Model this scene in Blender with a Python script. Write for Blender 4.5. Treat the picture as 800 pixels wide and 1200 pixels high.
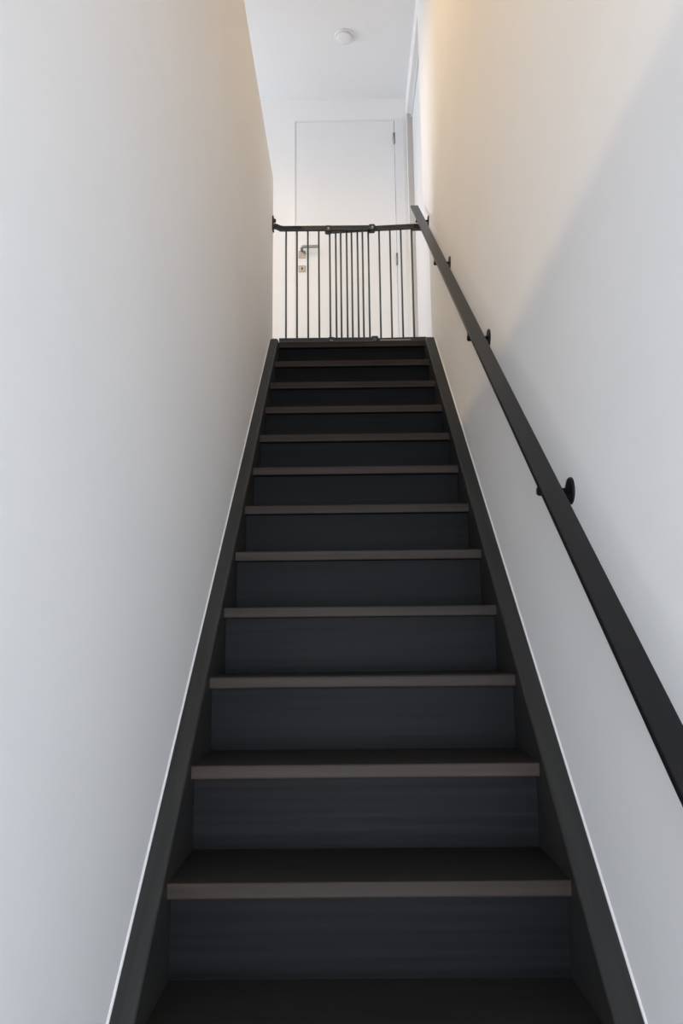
import bpy, bmesh, math, random
from mathutils import Matrix, Vector

random.seed(7)
for o in list(bpy.data.objects):
    bpy.data.objects.remove(o)
S = bpy.context.scene
COL = S.collection

# ------------------------------------------------------------------ measures (metres; lower floor = z 0, camera at y 0)
EYE = 1.6178
X_WL, X_WR = -0.4129, 0.4867            # stair walls
X_SL, X_SR = -0.3664, 0.4336            # inner faces of the stringers
GO, RI = 0.2214, 0.1908
N1_Y, N1_Z = 1.6432, EYE - 0.4729       # sixth nosing, lowest fully in view
N_RISERS = 17
Y0 = N1_Y - 5 * GO                      # first nosing
Z_LAND = N_RISERS * RI                  # landing level
Y_LAND = Y0 + 16 * GO                   # landing nosing
SLOPE = RI / GO
Z_PAR = EYE + 2.6881                    # top of the low wall beside the stair
Z_CEIL = EYE + 4.1316
Y_BACK = 5.4286                         # wall behind the landing
Y_WEND = 4.20                           # end of the low wall
Y_REAR = -3.2
X_ROOM = -2.7
X_HALL = 2.4                            # right side of the wide lower hall
Y_HALL = -0.35                          # where the stair walls begin
Y_WELL = -0.55                          # edge of the stairwell above

# ------------------------------------------------------------------ camera
cam_d = bpy.data.cameras.new('camera')
cam = bpy.data.objects.new('camera', cam_d)
COL.objects.link(cam)
cam_d.sensor_fit = 'VERTICAL'
cam_d.sensor_height = 36.0
cam_d.lens = 912.39 / 1200 * 36
cam_d.clip_start = 0.02
cam.matrix_world = (Matrix.Translation((0, 0, EYE)) @ Matrix.Rotation(0.0077, 4, 'Z')
                    @ Matrix.Rotation(math.pi / 2 + 0.1636, 4, 'X') @ Matrix.Rotation(-0.0106, 4, 'Z'))
S.camera = cam

# ------------------------------------------------------------------ world, window light, exposure
W = bpy.data.worlds.new('sky')
S.world = W
W.use_nodes = True
bg = W.node_tree.nodes['Background']
bg.inputs['Color'].default_value = (0.62, 0.76, 1.0, 1)
bg.inputs['Strength'].default_value = 1.0

def area(name, loc, rot, sx, sy, watts, col):
    d = bpy.data.lights.new(name, 'AREA')
    d.shape = 'RECTANGLE'
    d.size, d.size_y, d.energy, d.color = sx, sy, watts, col
    o = bpy.data.objects.new(name, d)
    COL.objects.link(o)
    o.location = loc
    o.rotation_euler = rot
    return o

# daylight outside the hall window (behind the camera) and outside the landing window
area('hall_daylight', (0.0, Y_REAR - 0.25, 1.50), (math.pi / 2, 0, 0), 2.9, 2.3, 510, (0.79, 0.88, 1.0))
area('landing_daylight', (X_ROOM - 0.25, 4.82, Z_LAND + 1.45), (0, -math.pi / 2, 0), 1.5, 0.95, 80, (0.82, 0.89, 1.0))

VS = S.view_settings
VS.view_transform = 'Standard'
VS.look = 'None'
VS.gamma = 1
VS.use_curve_mapping = False
VS.exposure = 0.0

# ------------------------------------------------------------------ materials
def new_mat(name):
    m = bpy.data.materials.new(name)
    m.use_nodes = True
    nt = m.node_tree
    return m, nt, nt.nodes['Principled BSDF']

def paint(name, col, rough=0.6, var=0.03, bump=0.04, scale=60, metal=0.0, coat=0.0, spec=0.5):
    m, nt, b = new_mat(name)
    tc = nt.nodes.new('ShaderNodeTexCoord')
    n = nt.nodes.new('ShaderNodeTexNoise')
    n.inputs['Scale'].default_value = 2.3
    n.inputs['Detail'].default_value = 3
    nt.links.new(tc.outputs['Object'], n.inputs['Vector'])
    r = nt.nodes.new('ShaderNodeValToRGB')
    r.color_ramp.elements[0].position = 0.3
    r.color_ramp.elements[1].position = 0.7
    r.color_ramp.elements[0].color = tuple(c * (1 - var) for c in col) + (1,)
    r.color_ramp.elements[1].color = tuple(min(1, c * (1 + var)) for c in col) + (1,)
    nt.links.new(n.outputs['Fac'], r.inputs['Fac'])
    nt.links.new(r.outputs['Color'], b.inputs['Base Color'])
    b.inputs['Roughness'].default_value = rough
    b.inputs['Metallic'].default_value = metal
    b.inputs['Specular IOR Level'].default_value = spec
    if coat:
        b.inputs['Coat Weight'].default_value = coat
    if bump:
        n2 = nt.nodes.new('ShaderNodeTexNoise')
        n2.inputs['Scale'].default_value = scale
        n2.inputs['Detail'].default_value = 4
        nt.links.new(tc.outputs['Object'], n2.inputs['Vector'])
        bp = nt.nodes.new('ShaderNodeBump')
        bp.inputs['Strength'].default_value = bump
        bp.inputs['Distance'].default_value = 0.002
        nt.links.new(n2.outputs['Fac'], bp.inputs['Height'])
        nt.links.new(bp.outputs['Normal'], b.inputs['Normal'])
    return m

def wood(name, dark, light, rough, rot=0.0, stretch=(1.2, 26, 26), spec=0.2):
    """dark stained open-grained wood; grain runs along x (or along y turned by rot)"""
    m, nt, b = new_mat(name)
    tc = nt.nodes.new('ShaderNodeTexCoord')
    oi = nt.nodes.new('ShaderNodeObjectInfo')
    vr = nt.nodes.new('ShaderNodeVectorRotate')
    vr.rotation_type = 'X_AXIS'
    vr.inputs['Angle'].default_value = rot
    nt.links.new(tc.outputs['Object'], vr.inputs['Vector'])
    off = nt.nodes.new('ShaderNodeVectorMath')
    off.operation = 'MULTIPLY_ADD'
    off.inputs[1].default_value = (1, 1, 1)
    sc = nt.nodes.new('ShaderNodeVectorMath')
    sc.operation = 'SCALE'
    sc.inputs[0].default_value = (13.1, 7.7, 5.3)
    nt.links.new(oi.outputs['Random'], sc.inputs['Scale'])
    nt.links.new(vr.outputs['Vector'], off.inputs[0])
    nt.links.new(sc.outputs['Vector'], off.inputs[2])
    mp = nt.nodes.new('ShaderNodeMapping')
    mp.inputs['Scale'].default_value = stretch
    nt.links.new(off.outputs['Vector'], mp.inputs['Vector'])
    n = nt.nodes.new('ShaderNodeTexNoise')
    n.inputs['Scale'].default_value = 1.6
    n.inputs['Detail'].default_value = 6
    n.inputs['Distortion'].default_value = 0.9
    nt.links.new(mp.outputs['Vector'], n.inputs['Vector'])
    w = nt.nodes.new('ShaderNodeTexWave')
    w.bands_direction = 'Z'
    w.inputs['Scale'].default_value = 0.45
    w.inputs['Distortion'].default_value = 5.0
    w.inputs['Detail'].default_value = 3
    w.inputs['Detail Scale'].default_value = 0.6
    nt.links.new(mp.outputs['Vector'], w.inputs['Vector'])
    mx = nt.nodes.new('ShaderNodeMath')
    mx.operation = 'MULTIPLY_ADD'
    mx.inputs[1].default_value = 0.20
    nt.links.new(w.outputs['Fac'], mx.inputs[0])
    nt.links.new(n.outputs['Fac'], mx.inputs[2])
    r = nt.nodes.new('ShaderNodeValToRGB')
    r.color_ramp.elements[0].position = 0.35
    r.color_ramp.elements[1].position = 0.95
    r.color_ramp.elements[0].color = tuple(dark) + (1,)
    r.color_ramp.elements[1].color = tuple(light) + (1,)
    nt.links.new(mx.outputs[0], r.inputs['Fac'])
    hs = nt.nodes.new('ShaderNodeHueSaturation')
    mr = nt.nodes.new('ShaderNodeMapRange')
    mr.inputs['To Min'].default_value = 0.85
    mr.inputs['To Max'].default_value = 1.15
    nt.links.new(oi.outputs['Random'], mr.inputs['Value'])
    nt.links.new(mr.outputs['Result'], hs.inputs['Value'])
    nt.links.new(r.outputs['Color'], hs.inputs['Color'])
    nt.links.new(hs.outputs['Color'], b.inputs['Base Color'])
    b.inputs['Roughness'].default_value = rough
    b.inputs['Specular IOR Level'].default_value = spec
    bp = nt.nodes.new('ShaderNodeBump')
    bp.inputs['Strength'].default_value = 0.18
    bp.inputs['Distance'].default_value = 0.002
    nt.links.new(mx.outputs[0], bp.inputs['Height'])
    nt.links.new(bp.outputs['Normal'], b.inputs['Normal'])
    return m

def emitter(name, col, strength):
    m, nt, b = new_mat(name)
    b.inputs['Base Color'].default_value = tuple(col) + (1,)
    b.inputs['Emission Color'].default_value = tuple(col) + (1,)
    b.inputs['Emission Strength'].default_value = strength
    return m

def pane_mat(name):
    m, nt, b = new_mat(name)
    nt.nodes.remove(b)
    out = nt.nodes['Material Output']
    t = nt.nodes.new('ShaderNodeBsdfTransparent')
    g = nt.nodes.new('ShaderNodeBsdfGlossy')
    g.inputs['Roughness'].default_value = 0.02
    f = nt.nodes.new('ShaderNodeFresnel')
    f.inputs['IOR'].default_value = 1.45
    mix = nt.nodes.new('ShaderNodeMixShader')
    nt.links.new(f.outputs['Fac'], mix.inputs['Fac'])
    nt.links.new(t.outputs['BSDF'], mix.inputs[1])
    nt.links.new(g.outputs['BSDF'], mix.inputs[2])
    nt.links.new(mix.outputs['Shader'], out.inputs['Surface'])
    return m

M_WALL = paint('wall_paint', (0.87, 0.855, 0.84), 0.75, 0.012, 0.10, 90)
M_CEIL = paint('ceiling_paint', (0.85, 0.84, 0.83), 0.8, 0.01, 0.06, 90)
M_DOOR = paint('door_lacquer', (0.83, 0.825, 0.82), 0.35, 0.006, 0.015, 40)
M_TRIM = paint('trim_lacquer', (0.80, 0.80, 0.80), 0.4, 0.006, 0.015, 40)
M_CAULK = paint('white_caulk', (0.74, 0.72, 0.70), 0.5, 0.02, 0.05, 120)
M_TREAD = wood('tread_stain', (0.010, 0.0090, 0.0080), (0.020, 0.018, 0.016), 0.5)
M_NOSE = wood('nosing_lit_stain', (0.020, 0.0135, 0.0100), (0.038, 0.0275, 0.0215), 0.5, spec=0.12)  # lighter than the treads: light on their front edges painted into the stain
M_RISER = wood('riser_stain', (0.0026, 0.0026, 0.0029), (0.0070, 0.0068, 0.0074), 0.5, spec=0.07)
M_STRING = wood('stringer_stain', (0.018, 0.0175, 0.0165), (0.034, 0.033, 0.031), 0.5,
                rot=-math.atan(SLOPE), stretch=(26, 1.2, 26))
M_LAND = wood('landing_boards', (0.10, 0.085, 0.07), (0.18, 0.15, 0.125), 0.45)
M_RAIL = paint('rail_powder_coat', (0.0055, 0.0055, 0.0062), 0.36, 0.06, 0.02, 200, spec=0.22)
M_IRON = paint('bracket_black', (0.005, 0.005, 0.0055), 0.45, 0.05, 0.02, 200, spec=0.2)
M_GATE = paint('gate_charcoal', (0.018, 0.019, 0.020), 0.4, 0.05, 0.02, 200)
M_BAR = paint('gate_bar_charcoal', (0.045, 0.065, 0.066), 0.35, 0.05, 0.0, 200)
M_STEEL = paint('brushed_steel', (0.36, 0.36, 0.365), 0.35, 0.03, 0.02, 200, metal=1.0)
M_HINGE = paint('hinge_steel', (0.26, 0.26, 0.26), 0.4, 0.03, 0.02, 200, metal=1.0)
M_JAMB_SHADE = paint('jamb_shade_grey', (0.54, 0.51, 0.48), 0.5, 0.02, 0.0, 60)  # grey stands in for shade on the far jamb of the recessed door
M_PLAST = paint('detector_plastic', (0.82, 0.81, 0.81), 0.5, 0.01, 0.0, 60)
M_GRILL = paint('detector_slot', (0.40, 0.40, 0.40), 0.6, 0.01, 0.0, 60)
M_FLOOR = wood('hall_floor_boards', (0.14, 0.115, 0.09), (0.24, 0.20, 0.16), 0.45)
M_PANE = pane_mat('window_glass')
M_LAMP = emitter('downlight_lens', (1.0, 0.86, 0.68), 12.0)

# ------------------------------------------------------------------ builders
def finish(name, bm, mat, parent=None, bevel=0.0, smooth=False, segs=2):
    bmesh.ops.recalc_face_normals(bm, faces=bm.faces)
    me = bpy.data.meshes.new(name)
    bm.to_mesh(me)
    bm.free()
    o = bpy.data.objects.new(name, me)
    COL.objects.link(o)
    me.materials.append(mat)
    if parent is not None:
        o.parent = parent
        o.matrix_parent_inverse = parent.matrix_world.inverted()
    if smooth:
        for p in me.polygons:
            p.use_smooth = True
    if bevel:
        md = o.modifiers.new('bevel', 'BEVEL')
        md.width = bevel
        md.segments = segs
        md.limit_method = 'ANGLE'
    return o

def add_box(bm, x0, x1, y0, y1, z0, z1):
    v = [bm.verts.new((x, y, z)) for z in (z0, z1) for y in (y0, y1) for x in (x0, x1)]
    for f in ((0, 2, 3, 1), (4, 5, 7, 6), (0, 1, 5, 4), (2, 6, 7, 3), (0, 4, 6, 2), (1, 3, 7, 5)):
        bm.faces.new([v[i] for i in f])

def add_prism_x(bm, pts, x0, x1):
    """polygon of (y, z) pulled along x"""
    a = [bm.verts.new((x0, y, z)) for y, z in pts]
    b = [bm.verts.new((x1, y, z)) for y, z in pts]
    bm.faces.new(a)
    bm.faces.new(b[::-1])
    n = len(pts)
    for i in range(n):
        bm.faces.new((a[i], a[(i + 1) % n], b[(i + 1) % n], b[i]))

def add_tube(bm, pts, r, seg=12, cap=True):
    """round rod along a list of points"""
    pts = [Vector(p) for p in pts]
    rings = []
    ref = None
    for i, p in enumerate(pts):
        t = (pts[min(i + 1, len(pts) - 1)] - pts[max(i - 1, 0)]).normalized()
        if ref is None:
            ref = t.orthogonal().normalized()
        u = (ref - t * ref.dot(t)).normalized()
        ref = u
        w = t.cross(u)
        rr = r[i] if isinstance(r, (list, tuple)) else r
        rings.append([bm.verts.new(p + (u * math.cos(2 * math.pi * k / seg) + w * math.sin(2 * math.pi * k / seg)) * rr)
                      for k in range(seg)])
    for a, b in zip(rings, rings[1:]):
        for k in range(seg):
            bm.faces.new((a[k], a[(k + 1) % seg], b[(k + 1) % seg], b[k]))
    if cap:
        bm.faces.new(rings[0][::-1])
        bm.faces.new(rings[-1])

def add_lathe(bm, centre, axis, prof, seg=32):
    """profile of (distance along axis, radius), closed by caps"""
    axis = Vector(axis).normalized()
    add_tube(bm, [Vector(centre) + axis * d for d, _ in prof], [r for _, r in prof], seg)

def add_rod_rect(bm, pts, hw, hh):
    """rectangular bar in the x-z plane along pts; hw half depth (y), hh half height"""
    rings = []
    pts = [Vector(p) for p in pts]
    for i, p in enumerate(pts):
        t = (pts[min(i + 1, len(pts) - 1)] - pts[max(i - 1, 0)]).normalized()
        n = Vector((-t.z, 0, t.x))
        rings.append([bm.verts.new(p + n * a * hh + Vector((0, b * hw, 0))) for a, b in ((-1, -1), (1, -1), (1, 1), (-1, 1))])
    for a, b in zip(rings, rings[1:]):
        for k in range(4):
            bm.faces.new((a[k], a[(k + 1) % 4], b[(k + 1) % 4], b[k]))
    bm.faces.new(rings[0][::-1])
    bm.faces.new(rings[-1])

def empty(name, loc):
    o = bpy.data.objects.new(name, None)
    COL.objects.link(o)
    o.location = loc
    o.empty_display_size = 0.1
    bpy.context.view_layer.update()
    return o

def thing(o, label, cat, group=None):
    o['label'] = label
    o['category'] = cat
    if group:
        o['group'] = group
    return o

def struct(o, label=None):
    o['kind'] = 'structure'
    if label:
        o['label'] = label
    return o

def boxes(name, lst, mat, parent=None, bevel=0.0):
    bm = bmesh.new()
    for b in lst:
        add_box(bm, *b)
    return finish(name, bm, mat, parent, bevel)

# ------------------------------------------------------------------ setting: shell of the two storeys
T = 0.12
D1_X0, D1_X1 = -0.372, 0.452             # doorway in the wall behind the landing
D1_Z1 = Z_LAND + 2.335
D2_Y0, D2_Y1 = 4.42, 5.375               # doorway in the right wall
D2_Z1 = Z_LAND + 2.33
SLAB = 0.32

struct(boxes('floor', [(X_ROOM - T, X_HALL + T, Y_REAR - T, Y_BACK + T, -0.1, 0)], M_FLOOR),
       'brown wood floor of the lower hall at the foot of the stairs')
o = boxes('floor', [(X_ROOM, X_WL - T, Y_REAR, Y_WEND, Z_LAND - SLAB, Z_LAND),
                    (X_ROOM, X_WR, Y_WEND, Y_BACK, Z_LAND - SLAB, Z_LAND),
                    (X_WL - T, X_WR, Y_LAND + 0.10, Y_WEND, Z_LAND - SLAB, Z_LAND)], M_LAND)
struct(o, 'dark wood floor of the upper landing behind the safety gate')
struct(boxes('ceiling', [(X_ROOM - T, X_WR + T, Y_REAR - T, Y_BACK + T, Z_CEIL, Z_CEIL + 0.1)], M_CEIL),
       'plain white ceiling above the landing')
struct(boxes('ceiling', [(X_WL - T, X_HALL, Y_REAR, Y_WELL, Z_LAND - SLAB, Z_LAND),
                         (X_WR + T, X_HALL, Y_WELL, Y_HALL + T, Z_LAND - SLAB, Z_LAND)], M_CEIL),
       'white ceiling of the lower hall before the stairs')

# left: a low wall that rises only waist-high above the upper floor
struct(boxes('wall_left', [(X_WL - T, X_WL, Y_HALL, Y_WEND, 0, Z_PAR),
                            (X_WL - T, X_WL, Y_WELL, Y_HALL, Z_LAND - SLAB, Z_PAR),
                            (X_ROOM, X_WL - T, Y_HALL, Y_HALL + T, 0, Z_LAND - SLAB)], M_WALL, bevel=0.004),
       'white plaster wall left of the stairs, waist-high above the landing')
struct(boxes('wall_right', [(X_WR, X_WR + T, Y_HALL, D2_Y0, 0, Z_CEIL),
                            (X_WR, X_WR + T, Y_REAR, Y_HALL, Z_LAND - SLAB, Z_CEIL),
                            (X_WR + T, X_HALL, Y_HALL, Y_HALL + T, 0, Z_LAND - SLAB),
                            (X_HALL, X_HALL + T, Y_REAR, Y_HALL + T, 0, Z_LAND),
                            (X_WR, X_WR + T, D2_Y1, Y_BACK, 0, Z_CEIL),
                            (X_WR, X_WR + T, D2_Y0, D2_Y1, 0, Z_LAND),
                            (X_WR, X_WR + T, D2_Y0, D2_Y1, D2_Z1, Z_CEIL)], M_WALL),
       'tall white plaster wall right of the stairs carrying the handrail')
struct(boxes('wall_back', [(X_ROOM - T, D1_X0, Y_BACK, Y_BACK + T, 0, Z_CEIL),
                           (D1_X1, X_WR + T, Y_BACK, Y_BACK + T, 0, Z_CEIL),
                           (D1_X0, D1_X1, Y_BACK, Y_BACK + T, 0, Z_LAND),
                           (D1_X0, D1_X1, Y_BACK, Y_BACK + T, D1_Z1, Z_CEIL)], M_WALL),
       'white wall with a door behind the landing')
# rear wall with the hall window, behind the camera
HW = (-1.45, 1.45, 0.35, 2.65)
struct(boxes('wall_front', [(X_ROOM - T, HW[0], Y_REAR - T, Y_REAR, 0, Z_CEIL),
                            (HW[1], X_HALL + T, Y_REAR - T, Y_REAR, 0, Z_CEIL),
                            (HW[0], HW[1], Y_REAR - T, Y_REAR, 0, HW[2]),
                            (HW[0], HW[1], Y_REAR - T, Y_REAR, HW[3], Z_CEIL)], M_WALL),
       'white wall with the hall window')
LW = (4.38, 5.26, Z_LAND + 0.75, Z_LAND + 2.15)
struct(boxes('wall_side', [(X_ROOM - T, X_ROOM, Y_REAR, LW[0], 0, Z_CEIL),
                           (X_ROOM - T, X_ROOM, LW[1], Y_BACK, 0, Z_CEIL),
                           (X_ROOM - T, X_ROOM, LW[0], LW[1], 0, LW[2]),
                           (X_ROOM - T, X_ROOM, LW[0], LW[1], LW[3], Z_CEIL)], M_WALL),
       'white outer wall with the landing window')
struct(boxes('wall_partition', [(X_ROOM, -1.0, Y_WEND, Y_WEND + 0.08, Z_LAND, Z_CEIL)], M_WALL),
       'white partition between the upper room and the landing')
# under the landing: the closed end of the stair cupboard
struct(boxes('wall_under', [(X_WL, X_WR, Y_WEND + 0.02, Y_WEND + T, 0, Z_LAND - SLAB)], M_WALL),
       'white wall closing the space under the landing')
struct(boxes('wall_header', [(X_WL - T, X_WR, Y_WELL - 0.08, Y_WELL, Z_LAND, Z_PAR)], M_WALL),
       'white low wall across the end of the stairwell')

def window(name, axis, lo, hi, z0, z1, pos, label):
    root = struct(empty(name, (pos if axis == 'x' else (lo + hi) / 2, (lo + hi) / 2 if axis == 'x' else pos, z0)), label)
    f = 0.05
    def B(a0, a1, b0, b1, d0, d1):
        return (a0, a1, pos + d0, pos + d1, b0, b1) if axis == 'y' else (pos + d0, pos + d1, a0, a1, b0, b1)
    mid = z0 + (z1 - z0) * 0.68
    boxes('window_frame', [B(lo, lo + f, z0, z1, -.05, .0), B(hi - f, hi, z0, z1, -.05, .0),
                           B(lo + f, hi - f, z0, z0 + f, -.05, .0), B(lo + f, hi - f, z1 - f, z1, -.05, .0),
                           B(lo + f, hi - f, mid - .025, mid + .025, -.05, .0)], M_TRIM, root)
    boxes('pane', [B(lo + f, hi - f, z0 + f, mid - .025, -.028, -.022)], M_PANE, root)
    boxes('pane', [B(lo + f, hi - f, mid + .025, z1 - f, -.028, -.022)], M_PANE, root)
    return root

window('window_1', 'y', HW[0], HW[1], HW[2], HW[3], Y_REAR - 0.03, 'white framed hall window facing the stairs')
window('window_2', 'x', LW[0], LW[1], LW[2], LW[3], X_ROOM - 0.03, 'white framed landing window')

# ------------------------------------------------------------------ door behind the landing
d1 = struct(empty('door_1', (0.01, Y_BACK, Z_LAND)), 'flush white door with steel lever handle behind the safety gate')
LX0, LX1, LZ1 = -0.365, 0.391, Z_LAND + 2.318
yf = Y_BACK
boxes('frame', [(D1_X0, LX0 - 0.0015, yf - 0.002, yf + 0.09, Z_LAND, D1_Z1)], M_TRIM, d1)
boxes('frame', [(LX1 + 0.004, D1_X1 + 0.012, yf - 0.012, yf + 0.09, Z_LAND, D1_Z1)], M_TRIM, d1, 0.002)
boxes('frame', [(LX0 - 0.0015, LX1 + 0.004, yf - 0.001, yf + 0.09, LZ1 + 0.0008, D1_Z1)], M_TRIM, d1)
leaf = boxes('door_leaf', [(LX0, LX1, yf + 0.0005, yf + 0.042, Z_LAND + 0.008, LZ1)], M_DOOR, d1, 0.0004)
# lever on its rose
hz = EYE + 2.885
bm = bmesh.new()
add_box(bm, -0.342, -0.290, yf - 0.006, yf + 0.004, hz - 0.065, hz - 0.006)
finish('handle_rose', bm, M_STEEL, leaf, 0.003)
bm = bmesh.new()
add_tube(bm, [(-0.316, yf - 0.004, hz), (-0.316, yf - 0.040, hz), (-0.311, yf - 0.052, hz), (-0.298, yf - 0.056, hz),
              (-0.24, yf - 0.056, hz), (-0.188, yf - 0.056, hz)], 0.011, 14)
finish('lever', bm, M_STEEL, leaf, 0, True)
bm = bmesh.new()
add_box(bm, -0.342, -0.290, yf - 0.006, yf + 0.004, hz - 0.175, hz - 0.123)
kr = finish('keyhole_rose', bm, M_STEEL, leaf, 0.003)
bm = bmesh.new()
add_lathe(bm, (-0.316, yf - 0.007, hz - 0.145), (0, 1, 0), [(0, 0.006), (0.003, 0.006)], 16)
add_box(bm, -0.319, -0.313, yf - 0.007, yf - 0.004, hz - 0.163, hz - 0.147)
finish('keyhole', bm, M_IRON, leaf)
for z in (EYE + 3.79, EYE + 2.80, EYE + 1.86):
    bm = bmesh.new()
    add_tube(bm, [(0.393, yf - 0.007, z - 0.045), (0.393, yf - 0.007, z + 0.045)], 0.008, 12)
    add_tube(bm, [(0.393, yf - 0.007, z - 0.050), (0.393, yf - 0.007, z + 0.050)], 0.005, 12)
    add_box(bm, 0.3905, 0.3955, yf - 0.006, yf + 0.01, z - 0.045, z + 0.045)
    finish('hinge', bm, M_HINGE, leaf, 0, True)

# ------------------------------------------------------------------ door recessed in the right wall of the landing
d2 = struct(empty('door_2', (X_WR + 0.05, (D2_Y0 + D2_Y1) / 2, Z_LAND)), 'white door recessed in the right wall of the landing')
boxes('frame', [(X_WR + 0.03, X_WR + 0.11, D2_Y0, D2_Y0 + 0.045, Z_LAND, D2_Z1)], M_TRIM, d2)
boxes('frame_shade', [(X_WR + 0.002, X_WR + 0.11, D2_Y1 - 0.012, D2_Y1, Z_LAND, D2_Z1)], M_JAMB_SHADE, d2)['label'] = 'far jamb strip of the door frame, reveal shade painted grey brown'
boxes('frame', [(X_WR + 0.03, X_WR + 0.11, D2_Y0 + 0.045, D2_Y1 - 0.012, D2_Z1 - 0.03, D2_Z1)], M_TRIM, d2)
boxes('door_leaf', [(X_WR + 0.042, X_WR + 0.082, D2_Y0 + 0.047, D2_Y1 - 0.014, Z_LAND + 0.008, D2_Z1 - 0.032)], M_DOOR, d2, 0.002)

# ------------------------------------------------------------------ staircase
st = thing(empty('staircase', (0.03, Y0, 0)), 'steep dark stained wooden staircase with closed risers between white walls', 'staircase')
TH = 0.031          # tread thickness
OV = 0.034          # nosing overhang
NB = 0.010          # depth of the nosing strip, front light painted into its colour
def tread_meshes():
    bm = bmesh.new()
    add_box(bm, X_SL - 0.012, X_SR + 0.012, NB, GO + OV + 0.004, -TH, 0)
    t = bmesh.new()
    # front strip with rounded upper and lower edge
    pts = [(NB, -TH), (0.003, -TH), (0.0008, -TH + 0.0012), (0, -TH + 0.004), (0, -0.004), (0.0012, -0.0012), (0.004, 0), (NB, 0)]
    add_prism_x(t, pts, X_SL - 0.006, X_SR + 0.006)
    r = bmesh.new()
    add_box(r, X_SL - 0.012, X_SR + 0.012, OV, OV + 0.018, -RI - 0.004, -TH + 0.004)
    return bm, t, r
proto = None
for i in range(N_RISERS - 1):
    y, z = Y0 + i * GO, (i + 1) * RI
    if proto is None:
        a, b, c = tread_meshes()
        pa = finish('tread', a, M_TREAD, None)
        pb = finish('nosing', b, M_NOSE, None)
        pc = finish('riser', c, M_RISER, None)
        proto = (pa, pb, pc)
        trio = proto
    else:
        trio = []
        for p in proto:
            q = p.copy()
            COL.objects.link(q)
            trio.append(q)
    pa, pb, pc = trio
    for p in trio:
        p.location = (0, y, z)
    bpy.context.view_layer.update()
    for p in (pa, pc):
        p.parent = st
        p.matrix_parent_inverse = st.matrix_world.inverted()
    pb.parent = pa
    pb.matrix_parent_inverse = Matrix.Translation((0, y, z)).inverted()
# landing edge: the topmost nosing board and its riser
pt = boxes('landing_tread', [(X_SL - 0.012, X_SR + 0.012, Y_LAND + NB, Y_LAND + 0.115, Z_LAND - TH, Z_LAND)], M_TREAD, st)
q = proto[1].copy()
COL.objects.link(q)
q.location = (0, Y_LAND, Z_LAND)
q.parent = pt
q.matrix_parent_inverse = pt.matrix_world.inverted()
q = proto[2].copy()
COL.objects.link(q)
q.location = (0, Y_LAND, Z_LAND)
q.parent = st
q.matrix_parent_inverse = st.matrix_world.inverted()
# stringers
UP = 0.037
def stringer(x0, x1):
    def ztop(y):
        return RI + SLOPE * (y - Y0) + UP
    ya, yb = Y0 - 0.05, Y_LAND + 0.105
    ytop = Y0 + (Z_LAND + 0.004 - UP - RI) / SLOPE
    dep = 0.36
    yl = Y0 - 0.05
    yfl = Y0 + (0 + dep - UP - RI) / SLOPE
    pts = [(ya, 0.0), (ya, ztop(ya)), (ytop, Z_LAND + 0.004), (yb, Z_LAND + 0.004), (yb, ztop(yb) - dep), (yfl, 0.0)]
    bm = bmesh.new()
    add_prism_x(bm, pts, x0, x1)
    return finish('stringer', bm, M_STRING, st, 0.007, False, 3)
stringer(X_WL + 0.0003, X_SL)
stringer(X_SR, X_WR - 0.0003)
# bead of caulk where the stringers meet the plaster
for xa, sg in ((X_WL, 1), (X_WR, -1)):
    bm = bmesh.new()
    y0, y1 = Y0 - 0.05, Y0 + (Z_LAND + 0.004 - UP - RI) / SLOPE
    prof = [(sg * 0.0003, -0.002), (sg * 0.0040, -0.002), (sg * 0.0030, 0.0025), (sg * 0.0003, 0.006)]
    va = [bm.verts.new((xa + px, y0, RI + SLOPE * (y0 - Y0) + UP + pz)) for px, pz in prof]
    vb = [bm.verts.new((xa + px, y1, RI + SLOPE * (y1 - Y0) + UP + pz)) for px, pz in prof]
    for k in range(4):
        bm.faces.new((va[k], va[(k + 1) % 4], vb[(k + 1) % 4], vb[k]))
    bm.faces.new(va)
    bm.faces.new(vb[::-1])
    c = finish('caulk_bead', bm, M_CAULK, st)
    c['label'] = 'thin white bead of caulk along the stringer'

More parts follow.
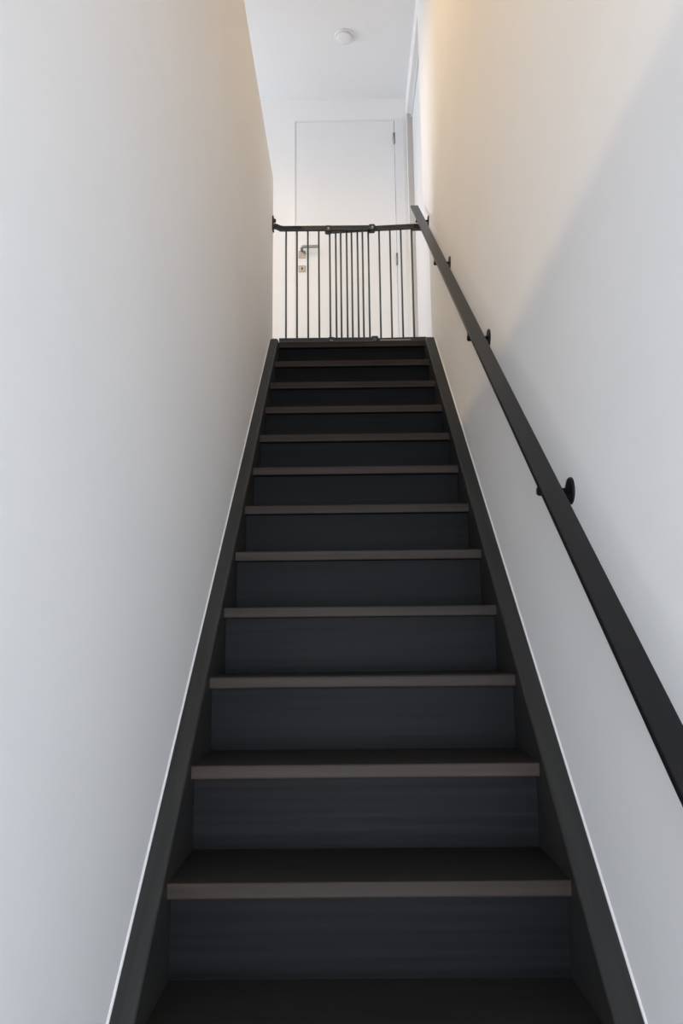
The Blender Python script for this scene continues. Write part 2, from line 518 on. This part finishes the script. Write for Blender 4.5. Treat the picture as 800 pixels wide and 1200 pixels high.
# ------------------------------------------------------------------ handrail
RXR, RW, RB = 0.4475, 0.045, 0.8306
def rail_z(y):
    return EYE + 0.370 + RB * (y - 1.668)
ang = math.atan(RB)
hr = thing(empty('handrail', (X_WR, 1.668, EYE)), 'black flat-bar metal handrail rising along the right wall', 'handrail')
ra, rb = 0.30, 4.335
tv = Vector((0, math.sin(ang), -math.cos(ang))) * 0.013     # downwards, square to the bar
bm = bmesh.new()
pts = [(ra, rail_z(ra)), (rb, rail_z(rb)), (rb + tv.y, rail_z(rb) + tv.z), (ra + tv.y, rail_z(ra) + tv.z)]
add_prism_x(bm, pts, RXR - RW, RXR)
finish('rail', bm, M_RAIL, hr, 0.0018)
for yb_, zb in ((0.82, -0.38), (1.6676, 0.316), (2.510, 1.006), (3.3655, 1.716), (4.1545, 2.378)):
    z = EYE + zb
    bm = bmesh.new()
    add_lathe(bm, (X_WR, yb_, z), (-1, 0, 0), [(-0.001, 0.030), (0.003, 0.030), (0.0055, 0.028), (0.006, 0.020)], 32)
    br = finish('bracket', bm, M_IRON, hr, 0, False)
    br['label'] = 'round black wall plate'
    xm = RXR - RW * 0.62
    zt = rail_z(yb_) - 0.013 / math.cos(ang) + 0.004
    bm = bmesh.new()
    add_tube(bm, [(X_WR - 0.004, yb_, z), (xm + 0.016, yb_, z), (xm + 0.006, yb_, z + 0.004), (xm, yb_, z + 0.013), (xm, yb_, zt)], 0.0065, 12)
    finish('arm', bm, M_IRON, br, 0, True)
    bm = bmesh.new()
    add_lathe(bm, (xm + 0.002, yb_, z), (-1, 0, 0), [(-0.012, 0.0085), (-0.002, 0.0105), (0.005, 0.0105), (0.009, 0.008), (0.010, 0.003)], 16)
    finish('elbow_cap', bm, M_IRON, br, 0, True)

# ------------------------------------------------------------------ safety gate across the top of the stairs
gy = 4.165
ga = thing(empty('safety_gate', (0.03, gy, Z_LAND)), 'charcoal metal safety gate with thin bars closing the stair top', 'safety gate')
ztop = EYE + 2.340
zbot = EYE + 1.664
hh = 0.0135
def gate_panel(x_first, y, x0, x1, tilt, name):
    def zt(x):
        return ztop + tilt * (x - 0.0)
    bm = bmesh.new()
    add_rod_rect(bm, [(x0, y, zt(x0)), (x1, y, zt(x1))], 0.010, hh)
    finish('top_rail', bm, M_GATE, ga, 0.003)
    bm = bmesh.new()
    add_rod_rect(bm, [(x0, y, zbot + tilt * 0.4 * x0), (x1, y, zbot + tilt * 0.4 * x1)], 0.010, 0.012)
    finish('bottom_rail', bm, M_GATE, ga, 0.003)
    for k in range(8):
        x = x_first + 0.0626 * k
        bm = bmesh.new()
        add_tube(bm, [(x, y, zbot), (x, y, zt(x))], 0.0052, 10)
        finish('bar', bm, M_BAR, ga, 0, True)
gate_panel(-0.3335, gy - 0.011, -0.372, 0.165, -0.006, 'a')
gate_panel(-0.0490, gy + 0.011, -0.098, 0.455, 0.042, 'b')
# couplings where the two halves slide in one another
for x, zz in ((-0.092, ztop), (0.160, ztop + 0.004), (-0.078, zbot), (0.165, zbot + 0.003)):
    top = zz > EYE + 2
    bm = bmesh.new()
    add_box(bm, x - 0.020, x + 0.020, gy - 0.026, gy + 0.026, zz - (0.022 if top else 0.014), zz + (0.016 if top else 0.017))
    cp = finish('coupling', bm, M_GATE, ga, 0.010)
    if top:
        bm = bmesh.new()
        add_lathe(bm, (x + 0.003, gy - 0.024, zz - 0.006), (0, -1, 0), [(0, 0.006), (0.003, 0.006), (0.004, 0.004)], 14)
        finish('screw', bm, M_STEEL, cp)
# hinge arm bent up to the wall plate on the left
bm = bmesh.new()
add_rod_rect(bm, [(-0.350, gy - 0.011, ztop + 0.002), (-0.368, gy - 0.011, ztop + 0.005), (-0.386, gy - 0.011, ztop + 0.014), (-0.404, gy - 0.011, ztop + 0.020)], 0.012, 0.0135)
finish('hinge_arm', bm, M_GATE, ga, 0.003)
bm = bmesh.new()
add_box(bm, X_WL - 0.001, X_WL + 0.009, gy - 0.026, gy + 0.016, ztop - 0.006, ztop + 0.078)
mt = finish('wall_mount', bm, M_GATE, ga, 0.002)
bm = bmesh.new()
add_lathe(bm, (X_WL + 0.006, gy - 0.006, ztop + 0.056), (1, 0, 0), [(0, 0.012), (0.010, 0.012), (0.014, 0.008)], 14)
finish('hinge_pin', bm, M_GATE, mt)
bm = bmesh.new()
add_box(bm, X_WL - 0.001, X_WL + 0.030, gy - 0.022, gy + 0.004, zbot - 0.020, zbot + 0.010)
finish('wall_mount', bm, M_GATE, ga, 0.002)
# latch on the right
bm = bmesh.new()
add_box(bm, 0.395, 0.462, gy - 0.002, gy + 0.030, ztop - 0.002, ztop + 0.026)
lt = finish('latch', bm, M_GATE, ga, 0.004)
for zc in (ztop + 0.021, zbot + 0.008):
    bm = bmesh.new()
    add_box(bm, 0.440, X_WR + 0.001, gy + 0.021, gy + 0.045, zc - 0.015, zc + 0.015)
    finish('wall_mount', bm, M_GATE, ga, 0.003)
# feet and the bright threshold strip under the lower rail
boxes('threshold_strip', [(0.196, 0.365, gy - 0.030, gy - 0.020, zbot - 0.014, zbot - 0.008)], M_STEEL, ga)
boxes('strip_carrier', [(0.190, 0.372, gy - 0.0305, gy + 0.012, zbot - 0.0370, zbot - 0.013)], M_GATE, ga)
for x in (-0.30, 0.10, 0.385):
    boxes('foot', [(x - 0.011, x + 0.011, gy - 0.020, gy + 0.020, Z_LAND + 0.0004, zbot - 0.006)], M_GATE, ga, 0.002)

# ------------------------------------------------------------------ smoke detector on the landing ceiling
sd = thing(empty('smoke_detector', (0.016, 4.783, Z_CEIL)), 'small round white smoke detector on the landing ceiling', 'smoke detector')
bm = bmesh.new()
add_lathe(bm, (0.016, 4.783, Z_CEIL + 0.001), (0, 0, -1), [(0, 0.066), (0.012, 0.066), (0.014, 0.062)], 40)
finish('base', bm, M_PLAST, sd, 0, False)
bm = bmesh.new()
add_lathe(bm, (0.016, 4.783, Z_CEIL - 0.013), (0, 0, -1), [(0, 0.050), (0.004, 0.050)], 40)
finish('vent_ring', bm, M_GRILL, sd, 0, False)
bm = bmesh.new()
add_lathe(bm, (0.016, 4.783, Z_CEIL - 0.016), (0, 0, -1), [(0, 0.056), (0.004, 0.054), (0.008, 0.044), (0.010, 0.026), (0.011, 0.004)], 40)
finish('cover', bm, M_PLAST, sd, 0, True)

# ------------------------------------------------------------------ ceiling downlights of the upper room, in a row beside the stairwell
X_DL = X_WL - (Z_CEIL - 0.03 - Z_PAR) * 0.503
for i, y in enumerate((-0.3, 1.2, 2.7, 3.75)):
    dl = thing(empty('downlight', (X_DL, y, Z_CEIL)), 'small round warm downlight in the ceiling ' + ('before the foot of the stairs', 'beside the lower steps', 'beside the upper steps', 'by the partition next to the landing')[i], 'downlight',
               'downlights beside the stairwell')
    bm = bmesh.new()
    add_lathe(bm, (X_DL, y, Z_CEIL + 0.001), (0, 0, -1), [(0, 0.046), (0.006, 0.046), (0.009, 0.040)], 28)
    finish('bezel', bm, M_TRIM, dl)
    bm = bmesh.new()
    add_lathe(bm, (X_DL, y, Z_CEIL - 0.007), (0, 0, -1), [(0, 0.032), (0.004, 0.032)], 28)
    finish('lens', bm, M_LAMP, dl)
    ld = bpy.data.lights.new('downlight_bulb', 'SPOT')
    ld.energy = (30, 46, 68, 13)[i]
    ld.color = (1.0, 0.73, 0.42)
    ld.spot_size = math.radians(164)
    ld.spot_blend = 0.35
    ld.shadow_soft_size = 0.016
    lo = bpy.data.objects.new('downlight_bulb', ld)
    COL.objects.link(lo)
    lo.location = (X_DL, y, Z_CEIL - 0.03)
    lo.parent = dl
    lo.matrix_parent_inverse = dl.matrix_world.inverted()
